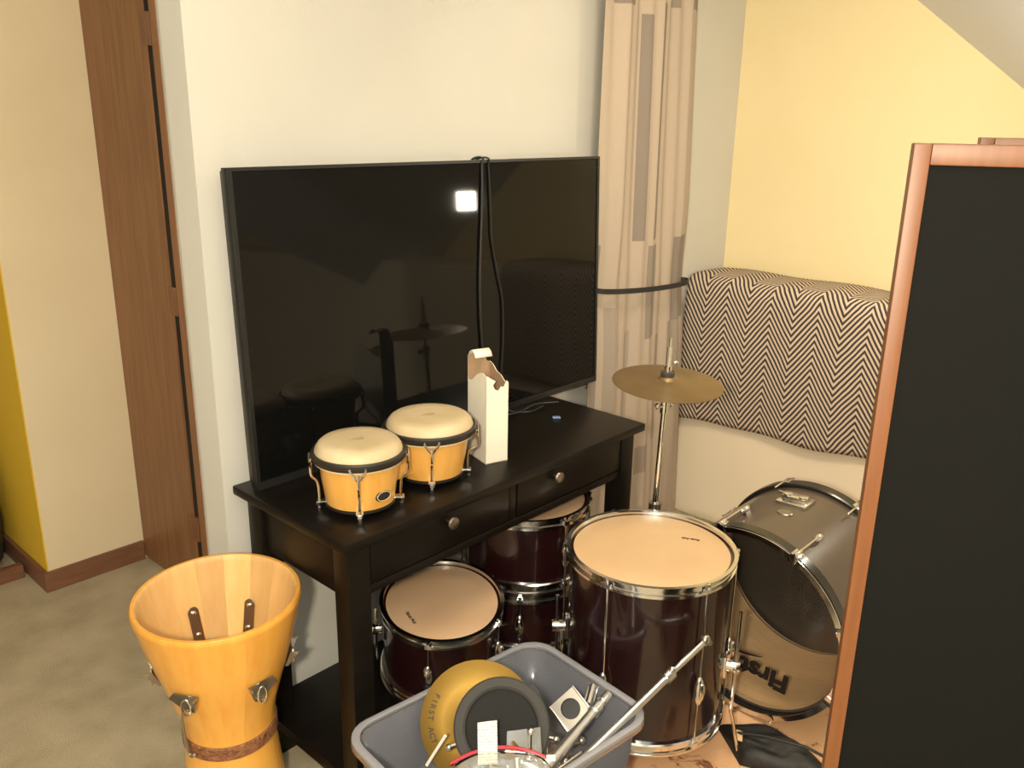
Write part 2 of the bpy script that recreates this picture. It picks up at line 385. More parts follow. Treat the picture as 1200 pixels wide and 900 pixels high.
# rug
rug = MB().box((1.475, 0.57, 0), (2.95, 1.325, 0.008)).build('floral_rug', rug_mat(), bevel=0.003)
tag(rug, 'peach rug with a brown leafy pattern under the floor drums', 'rug')
# slumped dark bag at the far left end of the mustard wall
bg = thing('cloth_bag', 'dark slumped cloth bag standing against the mustard wall', 'bag', (0.735, 3.42, 0))
b_ = MB()
for k, (z, rx, ry) in enumerate(((0, .10, .16), (.05, .125, .19), (.18, .13, .19), (.32, .12, .17), (.42, .10, .13), (.49, .06, .08))):
    for i in range(18):
        a = 2*PI*i/18; wv = 1 + .05*math.sin(3*a + k)
        b_.v.append(Vector((rx*wv*math.cos(a), ry*wv*math.sin(a), z + 0.002)))
for k in range(5):
    for i in range(18):
        b_.f.append([k*18 + i, k*18 + (i + 1) % 18, (k + 1)*18 + (i + 1) % 18, (k + 1)*18 + i])
b_.f.append(list(range(17, -1, -1))); b_.f.append(list(range(90, 108)))
b_.build('body', TEAL, bg, angle=60)
MB().tube([(-.05, 0, .47), (-.06, 0, .56), (0, 0, .60), (.05, 0, .56), (.04, 0, .47)], 0.008, 8).build('handle', TEAL, bg)
bd = MB().box((0.60, 3.19, 0), (0.862, 3.225, 0.05)).build('wood_plank', BASE, bevel=0.003)
tag(bd, 'reddish brown wooden plank lying on the carpet before the dark cloth bag', 'plank')

# ------------------------------------------------------------------ curtain
def cx0(z):   # left and right edges of the hanging cloth
    return 2.30 + 0.02*max(0, min(1, (z - 1.2)))
def curtain():
    z0, z1 = 0.012, 2.5; nu, nz = 96, 60
    vs = []; fs = []; uvs = []
    for j in range(nz + 1):
        z = z0 + (z1 - z0)*j/nz
        g = math.exp(-((z - 1.06)/0.16)**2)
        xl = 2.310; xr = 2.955 - 0.055*z
        for i in range(nu + 1):
            t = i/nu
            amp = 0.013*(1 - 0.4*g)
            y = 1.775 + amp*math.sin(2*PI*(3.4*t + 0.15*math.sin(5*t) + .1*math.sin(1.3*z))) + 0.005*math.sin(2*PI*9*t + 1.2 + .6*z) - 0.02*math.sin(PI*t) + 0.02*g*(2*t - 1)**2
            vs.append((xl + (xr - xl)*t, y - 0.015, z)); uvs.append((t, z))
    for j in range(nz):
        for i in range(nu):
            a = j*(nu + 1) + i; fs.append((a, a + 1, a + nu + 2, a + nu + 1))
    me = bpy.data.meshes.new('curtain'); me.from_pydata(vs, [], fs)
    ul = me.uv_layers.new(name='UVMap')
    for l in me.loops: ul.data[l.index].uv = uvs[l.vertex_index]
    me.shade_smooth(); o = bpy.data.objects.new('curtain', me); COL.objects.link(o)
    md = o.modifiers.new('thick', 'SOLIDIFY'); md.thickness = 0.003
    rects = [(.07, .23, 1.97, 3, .9), (.33, .405, 1.22, 1.95, .85), (.48, .56, 1.22, 1.99, .9), (.62, .72, 1.985, 3, .8),
             (.86, 1.0, 1.99, 3, .8), (0.0, .05, 0, 1.22, .8), (.45, .57, .86, 1.2, .75), (.76, .96, .9, 1.215, .85),
             (.28, .34, 0, .9, .35), (.72, .90, .62, .9, .55), (.40, .52, .33, .44, .6), (.60, .66, .44, .86, .5), (0.1, .17, .5, 1.0, .45)]
    me.materials.append(curtain_mat(rects))
    return o
tag(curtain(), 'beige curtain with grey-brown woven bars, tied with a black strap', 'curtain')
sp_ = []
for i in range(40):
    a = 2*PI*i/40
    sp_.append((2.592 + 0.278*math.cos(a), 1.757 + 0.058*math.sin(a) , 1.055 - 0.015*math.cos(a) + .004*math.sin(a)))
st = MB()
for i, p in enumerate(sp_):
    n = Vector((math.cos(2*PI*i/40)*.3, math.sin(2*PI*i/40), 0)).normalized()
    for dr, dz in ((0, -.009), (0.003, -.009), (0.003, .009), (0, .009)): st.v.append(Vector(p) + n*dr + Vector((0, 0, dz)))
for i in range(40):
    j = (i + 1) % 40
    for k in range(4): st.f.append([i*4 + k, j*4 + k, j*4 + (k + 1) % 4, i*4 + (k + 1) % 4])
tag(st.build('curtain_strap', STRAPM), 'thin black strap wrapped around the beige curtain', 'strap')

# ------------------------------------------------------------------ blanket over the ledge
def blanket():
    path = [(3.285, 1.006), (3.24, 1.010), (3.18, 1.014), (3.12, 1.017), (3.07, 1.019), (3.035, 1.016), (3.016, 1.004), (3.008, .985)]
    n = 26
    ln = [0]
    for a, b in zip(path, path[1:]): ln.append(ln[-1] + math.hypot(b[0] - a[0], b[1] - a[1]))
    ny = 60; vs = []; fs = []; uvs = []
    y0, y1 = 1.826, 0.62
    for j in range(ny + 1):
        t = j/ny; y = y0 + (y1 - y0)*t
        hem = 0.437 + 0.033*t/0.65*1.0 + 0.006*math.sin(9*t) + 0.004*math.sin(23*t)
        sag = 0.012*math.sin(PI*2.2*t)*0.5
        for k, (x, z) in enumerate(path):
            vs.append((x, y, z + 0.012*max(0, 1 - k/7) + 0.010 + sag*0.6 + .004*math.sin(17*t))); uvs.append((t*(y0 - y1), -ln[k]))
        for k in range(1, n + 1):
            s = k/n; z = .985 + (hem - .985)*s
            bul = 0.010*math.sin(PI*s) + 0.007*math.sin(6.5*t*2 + 2*s)*s
            vs.append((3.008 - bul - 0.004, y, z + (0.010 + sag*0.6)*(1 - s))); uvs.append((t*(y0 - y1), -(ln[-1] + (.985 - z))))
    m = len(path) + n
    for j in range(ny):
        for k in range(m - 1):
            a = j*m + k; fs.append((a, a + 1, a + m + 1, a + m))
    me = bpy.data.meshes.new('blanket'); me.from_pydata(vs, [], fs)
    ul = me.uv_layers.new(name='UVMap')
    for l in me.loops: ul.data[l.index].uv = uvs[l.vertex_index]
    me.shade_smooth(); o = bpy.data.objects.new('blanket', me); COL.objects.link(o)
    md = o.modifiers.new('thick', 'SOLIDIFY'); md.thickness = 0.006; md.offset = 1
    me.materials.append(herringbone())
    return o
tag(blanket(), 'navy and cream herringbone blanket draped over the wall ledge', 'blanket')

# ------------------------------------------------------------------ console table
TX0, TX1, TY0, TY1, TZ = 0.962, 2.06, 1.36, 1.81, 0.760
tb = thing('console_table', 'black stained wooden console table with two drawers and a low shelf', 'table', (TX0, TY0, 0))
W, D = TX1 - TX0, TY1 - TY0
MB().box((0, 0, TZ - 0.024), (W, D, TZ)).build('tabletop', BLKWOOD, tb, bevel=0.006)
for lx in (0.025, W - 0.083):
    for ly in (0.022, D - 0.078):
        MB().box((lx, ly, 0), (lx + 0.058, ly + 0.056, TZ - 0.024)).build('leg', BLKWOOD, tb, bevel=0.003)
AZ = 0.602
MB().box((0.034, 0.078, AZ), (0.054, D - 0.078, TZ - 0.024)).build('side_panel', BLKWOOD, tb, bevel=0.002)
MB().box((W - 0.054, 0.078, AZ), (W - 0.034, D - 0.078, TZ - 0.024)).build('side_panel', BLKWOOD, tb, bevel=0.002)
MB().box((0.083, D - 0.045, AZ), (W - 0.083, D - 0.027, TZ - 0.024)).build('back_panel', BLKWOOD, tb, bevel=0.002)
MB().box((0.083, 0.045, AZ + 0.006), (W - 0.083, D - 0.045, AZ + 0.014)).build('bottom_panel', BLKWOOD, tb)
MB().box((0.083, 0.028, AZ), (W - 0.083, 0.045, AZ + 0.022)).build('front_rail', BLKWOOD, tb, bevel=0.002)
mid = W/2
MB().box((mid - 0.012, 0.028, AZ + 0.022), (mid + 0.012, 0.045, TZ - 0.024)).build('front_stile', BLKWOOD, tb, bevel=0.002)
for a, b, kx in ((0.087, mid - 0.016, 0.322), (mid + 0.016, W - 0.087, 0.712)):
    dr = MB().box((a, 0.026, AZ + 0.026), (b, 0.044, TZ - 0.029)).build('drawer', BLKWOOD, tb, bevel=0.003)
    kb = MB().lathe([(0, 0.0), (0.006, 0.0), (0.006, 0.008), (0.014, 0.013), (0.0165, 0.018), (0.014, 0.023), (0.006, 0.026), (0, 0.026)], 20, T((kx, 0.027, 0.700), (R(90), 0, 0)))
    kb.build('knob', KNOBM, dr)
MB().box((0.018, 0.014, 0.098), (W - 0.018, D - 0.004, 0.128)).build('shelf', BLKWOOD, tb, bevel=0.004)

# ------------------------------------------------------------------ television
TVW, TVH = 1.312, 0.749
tv = thing('television', 'large flat black television leaning back on the console table', 'television', (0.987 + TVW/2, 1.732, TZ + 0.001), (R(-2.0), 0, 0))
hw = TVW/2
MB().box((-hw, 0.008, 0.003), (hw, 0.030, TVH)).build('front_frame', BEZEL, tv, bevel=0.002)
bk = MB().box((-hw + 0.006, 0.030, 0.008), (hw - 0.006, 0.048, TVH - 0.006))
bk.box((-hw + 0.2, 0.048, 0.03), (hw - 0.2, 0.060, TVH*0.62)); bk.build('back_cover', BEZEL, tv, bevel=0.004)
MB().box((-hw + 0.010, 0.0035, 0.020), (hw - 0.010, 0.008, TVH - 0.008)).build('screen', SCREEN, tv, bevel=0.0008, seg=1)
bz = MB()
bz.box((-hw, 0.0, 0.0), (hw, 0.008, 0.0195)).box((-hw, 0, TVH - 0.0075), (hw, 0.008, TVH)).box((-hw, 0, 0.0195), (-hw + 0.0095, 0.008, TVH - 0.0075)).box((hw - 0.0095, 0, 0.0195), (hw, 0.008, TVH - 0.0075))
bz.build('bezel', BEZEL, tv)
# little hook dangling at the overhanging corner
hk = MB().tube([(hw - 0.035, 0.015, 0.003), (hw - 0.035, 0.013, -0.012), (hw - 0.040, 0.011, -0.022), (hw - 0.046, 0.01, -0.016)], 0.002, 6)
hk.build('hook', RUBBER, tv)
# power cable hung over the top edge
def spline(pts, n=8):
    P = [Vector(p) for p in pts]; P = [P[0]*2 - P[1]] + P + [P[-1]*2 - P[-2]]; out = []
    for i in range(1, len(P) - 2):
        for k in range(n):
            t = k/n; a, b, c, d_ = P[i - 1:i + 3]
            out.append(0.5*((2*b) + (c - a)*t + (2*a - 5*b + 4*c - d_)*t*t + (3*b - a - 3*c + d_)*t**3))
    out.append(P[-2]); return out
cb = thing('power_cable', 'thin black cable hung in a loop over the top edge of the television', 'cable', (1.75, 1.73, TZ))
def tvz(z): return 0.035*(z/0.75)      # the screen leans back with height
def cy_(z, r): return .0355*z + .0035 - r
A = [(.022, .092, .70), (.022, .082, .742), (.018, .056, .7545), (.014, .026, .7535), (.012, cy_(.735, .002), .735)] + [(x, cy_(z, .0038), z) for x, z in ((.010, .68), (.006, .6), (-.002, .50), (-.008, .38), (-.004, .24), (.012, .10), (.020, .03))] + [(.04, -.03, .0068)]
B = [(.040, .092, .70), (.040, .082, .742), (.038, .056, .7540), (.036, .026, .7530), (.037, cy_(.735, .002), .735)] + [(x, cy_(z, .0028), z) for x, z in ((.040, .68), (.042, .60), (.046, .52), (.068, .42), (.086, .34), (.086, .22), (.075, .10), (.078, .03))] + [(.09, -.03, .0066)]
A += [(.10, -.05, .0068), (.19, -.035, .0068), (.26, -.07, .0068)]
B += [(.13, -.07, .0066), (.20, -.06, .0066)]
MB().tube(spline(A), 0.0036, 8).build('strand', RUBBER, cb)
MB().tube(spline(B), 0.0026, 8).build('strand', RUBBER, cb)
# small glossy slip added for a blue glint on the table
bl = MB().box((-.012, -.008, 0), (.012, .008, .004)).build('blue_glint', BLUE, bevel=0.0015, loc=(1.905, 1.578, TZ + 0.0004), rot=(0, 0, R(-40)))
tag(bl, 'tiny slip standing in for a pale blue glint on the black console tabletop', 'glint')

# ------------------------------------------------------------------ torn white carton
ct = thing('cardboard_carton', 'small white cardboard carton with a torn open top, on the console table', 'box', (1.491, 1.468, TZ + 0.0005), (0, 0, R(-16)))
w_, d_ = 0.066, 0.098; th = 0.0016
def sheet(poly, mx, name, m, parent):
    return MB().prism(poly, 0, th, mx).build(name, m, parent, smooth=False)
# panels: local frame of a sheet is (across, height); upright placement by matrix
def upr(origin, ang): return T(origin, (0, 0, ang)) @ Matrix(((1, 0, 0, 0), (0, 0, -1, 0), (0, 1, 0, 0), (0, 0, 0, 1)))
front = [(0, 0), (w_, 0), (w_, .214), (.060, .220), (.052, .204), (.044, .206), (.036, .196), (.026, .200), (.020, .212), (.028, .222), (.012, .232), (.004, .238), (0, .236)]
left_ = [(0, 0), (d_, 0), (d_, .236), (.082, .243), (.066, .240), (.05, .232), (.028, .214), (.010, .206), (0, .208)]
right_ = [(0, 0), (d_, 0), (d_, .248), (.080, .244), (.06, .230), (.036, .224), (.016, .212), (0, .214)]
back = [(0, 0), (w_, 0), (w_, .246), (.056, .250), (.052, .262), (.050, .272), (0, .272)]
for nm, poly, mo, mi, org, an, flip in (
        ('front_panel', front, CARD, CARDIN, (0, 0, 0), 0, 0),
        ('right_panel', [(p[0], p[1]) for p in right_], CARD, CARDIN, (w_, 0, 0), R(90), 0),
        ('back_panel', [(w_ - p[0], p[1]) for p in reversed(back)], CARD, CARDIN, (w_, d_, 0), R(180), 0),
        ('left_panel', [(p[0], p[1]) for p in left_], CARD, CARDIN, (0, d_, 0), R(270), 0)):
    mb = MB().prism(poly, 0, -th, upr(org, an))
    o = mb.build(nm, mo, ct, smooth=False)
    o.data.materials.append(mi)
    nin = Vector((0, 0, -1)); mm = upr(org, an).to_3x3(); inn = mm @ nin
    for p in o.data.polygons:
        if p.normal.dot(inn) > 0.7: p.material_index = 1
MB().prism([(0, 0), (w_, 0), (w_, d_), (0, d_)], 0, th, T((0, 0, 0.0005))).build('bottom_panel', CARDIN, ct)
# curled flap on the back panel
fl = MB(); prof = [(0, 0.272), (-.008, .284), (-.020, .290), (-.032, .284), (-.040, .272)]
for x in (0.001, 0.051):
    for (yy, zz) in prof: fl.v.append(Vector((x, d_ + yy, zz)))
for (i) in range(4): fl.f.append([i, i + 1, 5 + i + 1, 5 + i])
fo = fl.build('torn_flap', CARD, ct); md = fo.modifiers.new('t', 'SOLIDIFY'); md.thickness = th

# ------------------------------------------------------------------ drums
def hoop_profile(r):
    return [(r - .001, 0), (r + .006, 0), (r + .010, .003), (r + .010, .010), (r + .004, .012), (r + .004, .026), (r + .011, .028), (r + .011, .032), (r + .001, .032), (r - .001, .026)]
def lug_mb():
    m = MB(); m.ball((0.013, 0, 0), (.013, .014, .040), n=14, m=10)
    m.tube([(0.0, 0, .014), (0.008, 0, .014)], .005, 8).tube([(0.0, 0, -.014), (0.008, 0, -.014)], .005, 8)
    m.ball((.025, 0, .004), (.005, .009, .024), n=10, m=8)
    return m
class Drum:
    """shell on its own z axis, bottom of the shell at z=0"""
    def __init__(s, name, label, loc, rot, rad, depth, lugs, lug_z, head=HEAD, wrap=MAROON, group=None, bottom=True, one_rod=False):
        s.root = thing(name, label, 'drum', loc, rot, group); s.rad = rad; s.L = depth
        t = .007
        MB().lathe([(rad - t, 0), (rad, 0), (rad, depth), (rad - t, depth)], 72, loop=True).build('shell', wrap, s.root)
        hp = hoop_profile(rad)
        zt = depth - .022
        s.hoop = MB().lathe(hp, 72, T((0, 0, zt)), loop=True).build('top_hoop', CHROME, s.root)
        hb = MB().lathe([(r, .022 - z) for r, z in hp], 72, loop=True).build('bottom_hoop', CHROME, s.root)
        s.head = MB().lathe([(0, depth + .0015), (rad*.6, depth + .0015), (rad*.95, depth + .001), (rad - .001, depth - .003), (rad - .0015, depth - .006)], 72).build('drumhead', head, s.root)
        s.head.data.flip_normals() if s.head.data.polygons[0].normal.z < 0 else None
        MB().lathe([(0, -.001), (rad - .002, -.001), (rad - .002, .003)], 48).build('bottom_head', head, s.root)
        src = None; rsrc = None
        for a in lugs:
            if src is None:
                src = lug_mb().build('lug', CHROME, s.root, loc=(rad*math.cos(a), rad*math.sin(a), lug_z), rot=(0, 0, a)); l = src
            else:
                l = share(src, 'lug', s.root, (rad*math.cos(a), rad*math.sin(a), lug_z), (0, 0, a))
            if rsrc is None:
                x = .0125
                top = depth - lug_z + .004; bot = -lug_z - .004
                rm = MB().tube([(x, 0, bot), (x, 0, top)], .0028, 8)
                rm.tube([(x, 0, top), (x, 0, top + .006)], .0055, 8)
                rm.box((x - .006, -.008, top - .018), (x + .004, .008, top - .006))
                rm.box((x - .006, -.008, bot + .006), (x + .004, .008, bot + .018))
                rsrc = rm.build('tension_rod', CHROME, l)
            else:
                share(rsrc, 'tension_rod', l)
FACE = lambda x, y: math.atan2(-y, -x)

# floor tom
fx, fy = 1.711, 1.089; fc = FACE(fx, fy)
ft = Drum('floor_tom', 'deep maroon floor drum on chrome legs with a tan top head', (fx, fy, 0.128), (0, 0, 0), 0.205, 0.448,
          [fc + R(d) for d in (-26, 39, -88, 96, 152, 210)], 0.165)
lettering('First Act', .013, INK, ft.root, along((.115, -.045, .4505), (0, 0, 1)) @ Matrix.Rotation(R(-62), 4, 'Z'), bold=.0003)
for d, zo in ((84, -.035), (-80, .035), (195, 0)):
    a = fc + R(d); r0 = .205
    mx = Matrix.Rotation(a, 4, 'Z')
    lg = MB().tube([(r0 + .030, 0, .31), (r0 + .030, 0, .015), (r0 + .036, 0, -.005), (r0 + .062, 0, -.117)], .0048, 10, mx)
    lg = lg.build('leg', CHROME, ft.root)
    MB().ball((r0 + .063, 0, -.1185), (.009, .009, .009), mx).build('rubber_foot', RUBBER, lg)
    bk = MB().box((r0 - .001, -.017, .155 + zo), (r0 + .008, .017, .215 + zo), mx).tube([(r0 + .006, 0, .185 + zo), (r0 + .042, 0, .185 + zo)], .016, 14, mx)
    bk.tube([(r0 + .030, -.026, .185 + zo), (r0 + .030, .018, .185 + zo)], .005, 8, mx)
    bk.build('leg_bracket', CHROME, ft.root, bevel=0.0015)

# tilted small tom on the lower shelf
n_ = Vector((-.093, -.144, 1)).normalized(); dep = .225; ctop = Vector((1.381, 1.519, .387))
q = n_.to_track_quat('Z', 'Y'); qe = q.to_euler()
zrot = Matrix.Rotation(0, 4, 'Z')
tc_ = FACE(1.381, 1.519)
# angles on the tilted drum are measured in its own frame
loc0 = ctop - n_*(dep + .0015)
inv = q.to_matrix().inverted()
def lang(world_a, inv=inv):
    v = inv @ Vector((math.cos(world_a), math.sin(world_a), 0)); return math.atan2(v.y, v.x)
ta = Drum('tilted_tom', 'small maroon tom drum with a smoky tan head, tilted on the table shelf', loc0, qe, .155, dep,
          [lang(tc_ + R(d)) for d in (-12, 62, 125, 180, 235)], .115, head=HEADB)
lettering('First Act', .014, INK, ta.root, T((0, 0, dep + .0022)) @ Matrix.Rotation(lang(tc_ + R(-50)), 4, 'Z') @ T((.105, 0, 0)) @ Matrix.Rotation(lang(tc_ + R(-50))*0 + R(80), 4, 'Z'), bold=.0003)
a = lang(tc_ + R(-84)); mx = Matrix.Rotation(a, 4, 'Z')
mb = MB().box((.154, -.018, .12), (.162, .018, .175), mx).tube([(.160, 0, .150), (.186, 0, .150)], .0165, 14, mx).tube([(.176, 0, .04), (.176, 0, .22)], .0042, 8, mx)
mb.build('side_bracket', CHROME, ta.root, bevel=.0012)
a = lang(tc_ + R(24)); mx = Matrix.Rotation(a, 4, 'Z')
MB().box((.154, -.03, .075), (.164, .03, .125), mx).tube([(.162, -.012, .10), (.185, -.012, .10)], .012, 12, mx).ball((.178, .018, .108), .011, mx).build('mount_plate', CHROME, ta.root, bevel=.0015)

# stack of two drums at the right end of the shelf
sx, sy = 1.765, 1.575; sc_ = FACE(sx, sy)
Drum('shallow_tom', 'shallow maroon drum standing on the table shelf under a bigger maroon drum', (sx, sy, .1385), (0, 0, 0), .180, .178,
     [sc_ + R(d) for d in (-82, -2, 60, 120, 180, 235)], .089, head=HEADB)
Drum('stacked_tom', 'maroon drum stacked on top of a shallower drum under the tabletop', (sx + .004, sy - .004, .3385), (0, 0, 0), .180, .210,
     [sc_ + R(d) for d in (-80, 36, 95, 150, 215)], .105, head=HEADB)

# bass drum lying on its shell
BC = Vector((2.0, .943, .298)); BN = Vector((1, -.02, .044)).normalized(); BR, BL = .272, .368
bm_ = along(BC, BN); bq = bm_.to_euler()
bd_ = thing('bass_drum', 'large maroon bass drum, coloured grey-brown for glare, with a clear front head, standing on its shell', 'drum', BC, bq)
binv = bm_.inverted()
def bl_(p): return binv @ Vector(p)
o = MB().lathe([(BR - .008, .012), (BR, .012), (BR, BL - .012), (BR - .008, BL - .012)], 96, loop=True).build('shell', BASSW, bd_)
o.data.materials.append(INWOOD)
for p in o.data.polygons:
    c = p.center; rr = Vector((c.x, c.y, 0))
    if rr.length < BR - .005 and p.normal.dot(rr) < 0: p.material_index = 1
hp = [(BR + .001, 0), (BR + .010, 0), (BR + .013, .004), (BR + .013, .034), (BR + .010, .038), (BR + .001, .038)]
MB().lathe(hp, 96, T((0, 0, -.016)), loop=True).build('front_hoop', BLKHOOP, bd_)
MB().lathe([(BR - .004, -.018), (BR + .0105, -.018), (BR + .0105, -.0155), (BR - .004, -.0155)], 96, loop=True).build('hoop_rim', CHROME, bd_)
MB().lathe(hp, 96, T((0, 0, BL - .022)), loop=True).build('back_hoop', BLKHOOP, bd_)
MB().lathe([(0, BL + .002), (BR - .01, BL + .002), (BR + .001, BL - .003)], 72).build('back_head', BLKHEAD, bd_)
MB().lathe([(BR - .0085, BL - .026), (BR - .012, BL - .026), (BR - .012, BL - .022), (BR - .0085, BL - .022)], 72, loop=True).build('inner_rim', STEEL, bd_)
ch = MB().lathe([(0, .008), (BR - .003, .008)], 72).build('front_head', CLEARHEAD, bd_)
# printed words, upside down because the drum stands upside down
pc = bl_((2.0, .905, .150)); pc.z = .0062
dy = (binv.to_3x3() @ Vector((0, 1, 0))); dz = (binv.to_3x3() @ Vector((0, 0, 1)))
dy.z = 0; dy.normalize(); dzz = Vector((0, 0, -1)).cross(dy)
# reading direction seen from the front (viewer at -x): word runs towards +y, letters' up is down
X_ = dy; Z_ = Vector((0, 0, -1)); Y_ = Z_.cross(X_)
tm = Matrix((X_, Y_, Z_)).transposed().to_4x4()
tm.translation = pc
lettering('First', .080, INK, bd_, tm @ T((-.02, 0, 0)), bold=.0036, shear=.12, sx=1.02)
lettering('Act', .060, INK, bd_, tm @ T((.145, -.012, 0)), bold=.002, shear=.12)
sw = MB(); ns = 18
for i in range(ns + 1):
    t = i/ns; x = -.01 + .15*t; y = .036 + .014*math.sin(PI*t) + .04*t**3*0 ; wd = .0035*math.sin(PI*min(1, t*1.0 + .02)) + .0008
    sw.v += [Vector((x, y*1.0 - wd, 0)), Vector((x, y + wd, 0))]
for i in range(ns): sw.f.append([2*i, 2*i + 2, 2*i + 3, 2*i + 1])
so = sw
sw.v = [tm @ T((0, -.088, 0)) @ v for v in sw.v]
sw.build('swoosh', INK, bd_)
slash = MB().prism([(-.004, -.05), (.006, -.05), (.020, .04), (.010, .04)], 0, .0004, tm @ T((.078, 0, 0))); slash.build('slash', INK, bd_)
# claws with tension rods and lugs
for i, an in enumerate((20, 65, 110, 155, 200, 245, 290, 335)):
    wa = R(an)
    # angle in the drum plane measured from world -y (screen right) upward
    v = binv.to_3x3() @ Vector((0, -math.cos(wa), math.sin(wa))); a = math.atan2(v.y, v.x)
    mx = Matrix.Rotation(a, 4, 'Z')
    cw = MB().box((BR - .006, -.012, -.021), (BR + .017, .012, -.016), mx).box((BR + .0135, -.012, -.021), (BR + .018, .012, .012), mx)
    cw.tube([(BR + .020, 0, -.024), (BR + .020, 0, .012)], .006, 10, mx)
    c = cw.build('claw', CHROME, bd_, bevel=.001)
    MB().tube([(BR + .020, 0, .01), (BR + .020, 0, .105)], .003, 8, mx).build('tension_rod', CHROME, c)
    lg = MB().ball((BR + .014, 0, .118), (.010, .010, .026), mx, 12, 8).box((BR - .001, -.006, .108), (BR + .012, .006, .128), mx)
    lg.build('lug', CHROME, bd_)
    MB().box((BR + .0135, -.012, BL - .020), (BR + .018, .012, BL + .022), mx).tube([(BR + .020, 0, BL - .08), (BR + .020, 0, BL)], .003, 8, mx).build('back_claw', CHROME, bd_, bevel=.001)
# tom mount on top of the shell
v = binv.to_3x3() @ Vector((0, .05, 1)); a = math.atan2(v.y, v.x); mx = Matrix.Rotation(a, 4, 'Z')
mt = MB().box((BR - .002, -.045, .215), (BR + .006, .045, .285), mx)
mt.box((BR + .006, -.036, .235), (BR + .018, .036, .268), mx)
mt.tube([(BR + .006, -.024, .25), (BR + .022, -.024, .25)], .014, 14, mx).tube([(BR + .006, .024, .25), (BR + .022, .024, .25)], .014, 14, mx)
mt.tube([(BR + .012, -.06, .262), (BR + .012, -.038, .262)], .005, 8, mx)
mt.build('tom_mount', CHROME, bd_, bevel=.0012)
bg_ = MB().lathe([(0, .002), (.016, .002), (.018, 0)], 20, mx @ T((BR + .0005, .01, .165), (0, R(90), 0), (1, 1.3, 1)))
bg_.build('badge', STEEL, bd_)

# black nylon bag on the rug
nb = MB(); nu, nv = 22, 12
cor = [Vector((1.80, .83, 0)), Vector((1.895, .955, 0)), Vector((1.972, .74, 0)), Vector((1.89, .59, 0))]
def quad(u, v): return cor[0].lerp(cor[3], u).lerp(cor[1].lerp(cor[2], u), v)
for top in (1, 0):
    for j in range(nv + 1):
        for i in range(nu + 1):
            u, v = i/nu, j/nv; p = quad(u, v)
            e = (max(0, 4*u*(1 - u))*max(0, 4*v*(1 - v)))**.42
            z = .012 + (.058*e*(1 + .16*math.sin(9*u + 4*v) + .12*math.sin(17*v)) if top else 0) - (.003 if not top else 0)
            nb.v.append(Vector((p.x, p.y, z)))
k = (nu + 1)*(nv + 1)
for j in range(nv):
    for i in range(nu):
        a = j*(nu + 1) + i; nb.f.append([a, a + 1, a + nu + 2, a + nu + 1]); nb.f.append([k + a + nu + 1, k + a + nu + 2, k + a + 1, k + a])
bord = [i for i in range(nu + 1)] + [j*(nu + 1) + nu for j in range(1, nv + 1)] + [nv*(nu + 1) + i for i in range(nu - 1, -1, -1)] + [j*(nu + 1) for j in range(nv - 1, 0, -1)]
for a, b in zip(bord, bord[1:] + bord[:1]): nb.f.append([a, k + a, k + b, b])
nbo = thing('nylon_bag', 'flat black nylon bag lying on the rug in front of the bass drum', 'bag')
nb.build('body', NYLON, nbo, angle=80)
MB().tube([(1.845, .87, .062), (1.86, .80, .083), (1.89, .70, .088), (1.915, .615, .065)], .004, 6).build('zip', STRAPM, nbo)
MB().box((-.014, -.010, 0), (.014, .010, .004), T((1.842, .862, .058), (.3, -.4, .5))).build('tab', INWOOD, nbo)

# ------------------------------------------------------------------ cymbal and its stand
cyp = Vector((1.968, 1.237, .942)); cyn = Vector((-.02, -.065, 1)).normalized()
sd = thing('cymbal_stand', 'slim chrome cymbal stand behind the floor drum', 'stand', (1.962, 1.262, .008))
base = Vector((1.962, 1.262, .008))
def sl_(p): return Vector(p) - base
topj = Vector((1.967, 1.240, .90)); bot = Vector((1.962, 1.262, .06)); ax = (topj - bot)
def on(z): return bot + ax*((z - bot.z)/ax.z)
MB().tube([sl_(on(.10)), sl_(on(.56))], .0125, 14).build('lower_tube', CHROME, sd)
MB().tube([sl_(on(.53)), sl_(on(.88))], .0085, 14).build('upper_tube', CHROME, sd)
MB().tube([sl_(on(.86)), sl_(on(1.06))], .0038, 10).build('top_rod', CHROME, sd)
jm = MB().tube([sl_(on(.52)), sl_(on(.57))], .018, 14); c = sl_(on(.55))
jm.tube([c + Vector((-.03, -.01, 0)), c + Vector((.01, 0, 0))], .006, 8); jm.ball(c + Vector((-.035, -.012, 0)), (.010, .006, .009)); jm.build('height_collar', STEEL, sd)
jm = MB().tube([sl_(on(.845)), sl_(on(.885))], .012, 12); c = sl_(on(.865))
jm.tube([c, c + Vector((-.026, .004, 0))], .0045, 8); jm.ball(c + Vector((-.030, .006, .004)), (.012, .005, .010)); jm.ball(c + Vector((.018, -.008, .004)), (.010, .006, .010)); jm.build('wing_nut', CHROME, sd)
MB().tube([sl_(on(.918)), sl_(on(.932))], .016, 14).build('felt_washer', RUBBER, sd)
cl = MB().tube([sl_(on(.953)), sl_(on(.964))], .019, 16); cl.build('felt', PADG, sd)
cl = MB().tube([sl_(on(.964)), sl_(on(.980))], .011, 12).tube([sl_(on(.980)), sl_(on(1.035))], .0075, 10); c = sl_(on(.99)); cl.ball(c + Vector((.014, -.012, 0)), (.009, .009, .006)); cl.build('clutch', CHROME, sd)
for a in (100, 10, 190):
    e = Vector((math.cos(R(a))*.085, math.sin(R(a))*.06, -.001))
    MB().tube([sl_(on(.30)) , e*1.0 + Vector((0, 0, .008))], .005, 8).build('leg', CHROME, sd)
cy = MB(); rc = .152
pf = [(.0045, .013), (.012, .0125), (.020, .009), (.026, .004), (.032, .0018), (.08, -.002), (.12, -.0055), (rc, -.010)]
cy.lathe(pf + [(r, z - .0014) for r, z in reversed(pf)], 96, loop=True)
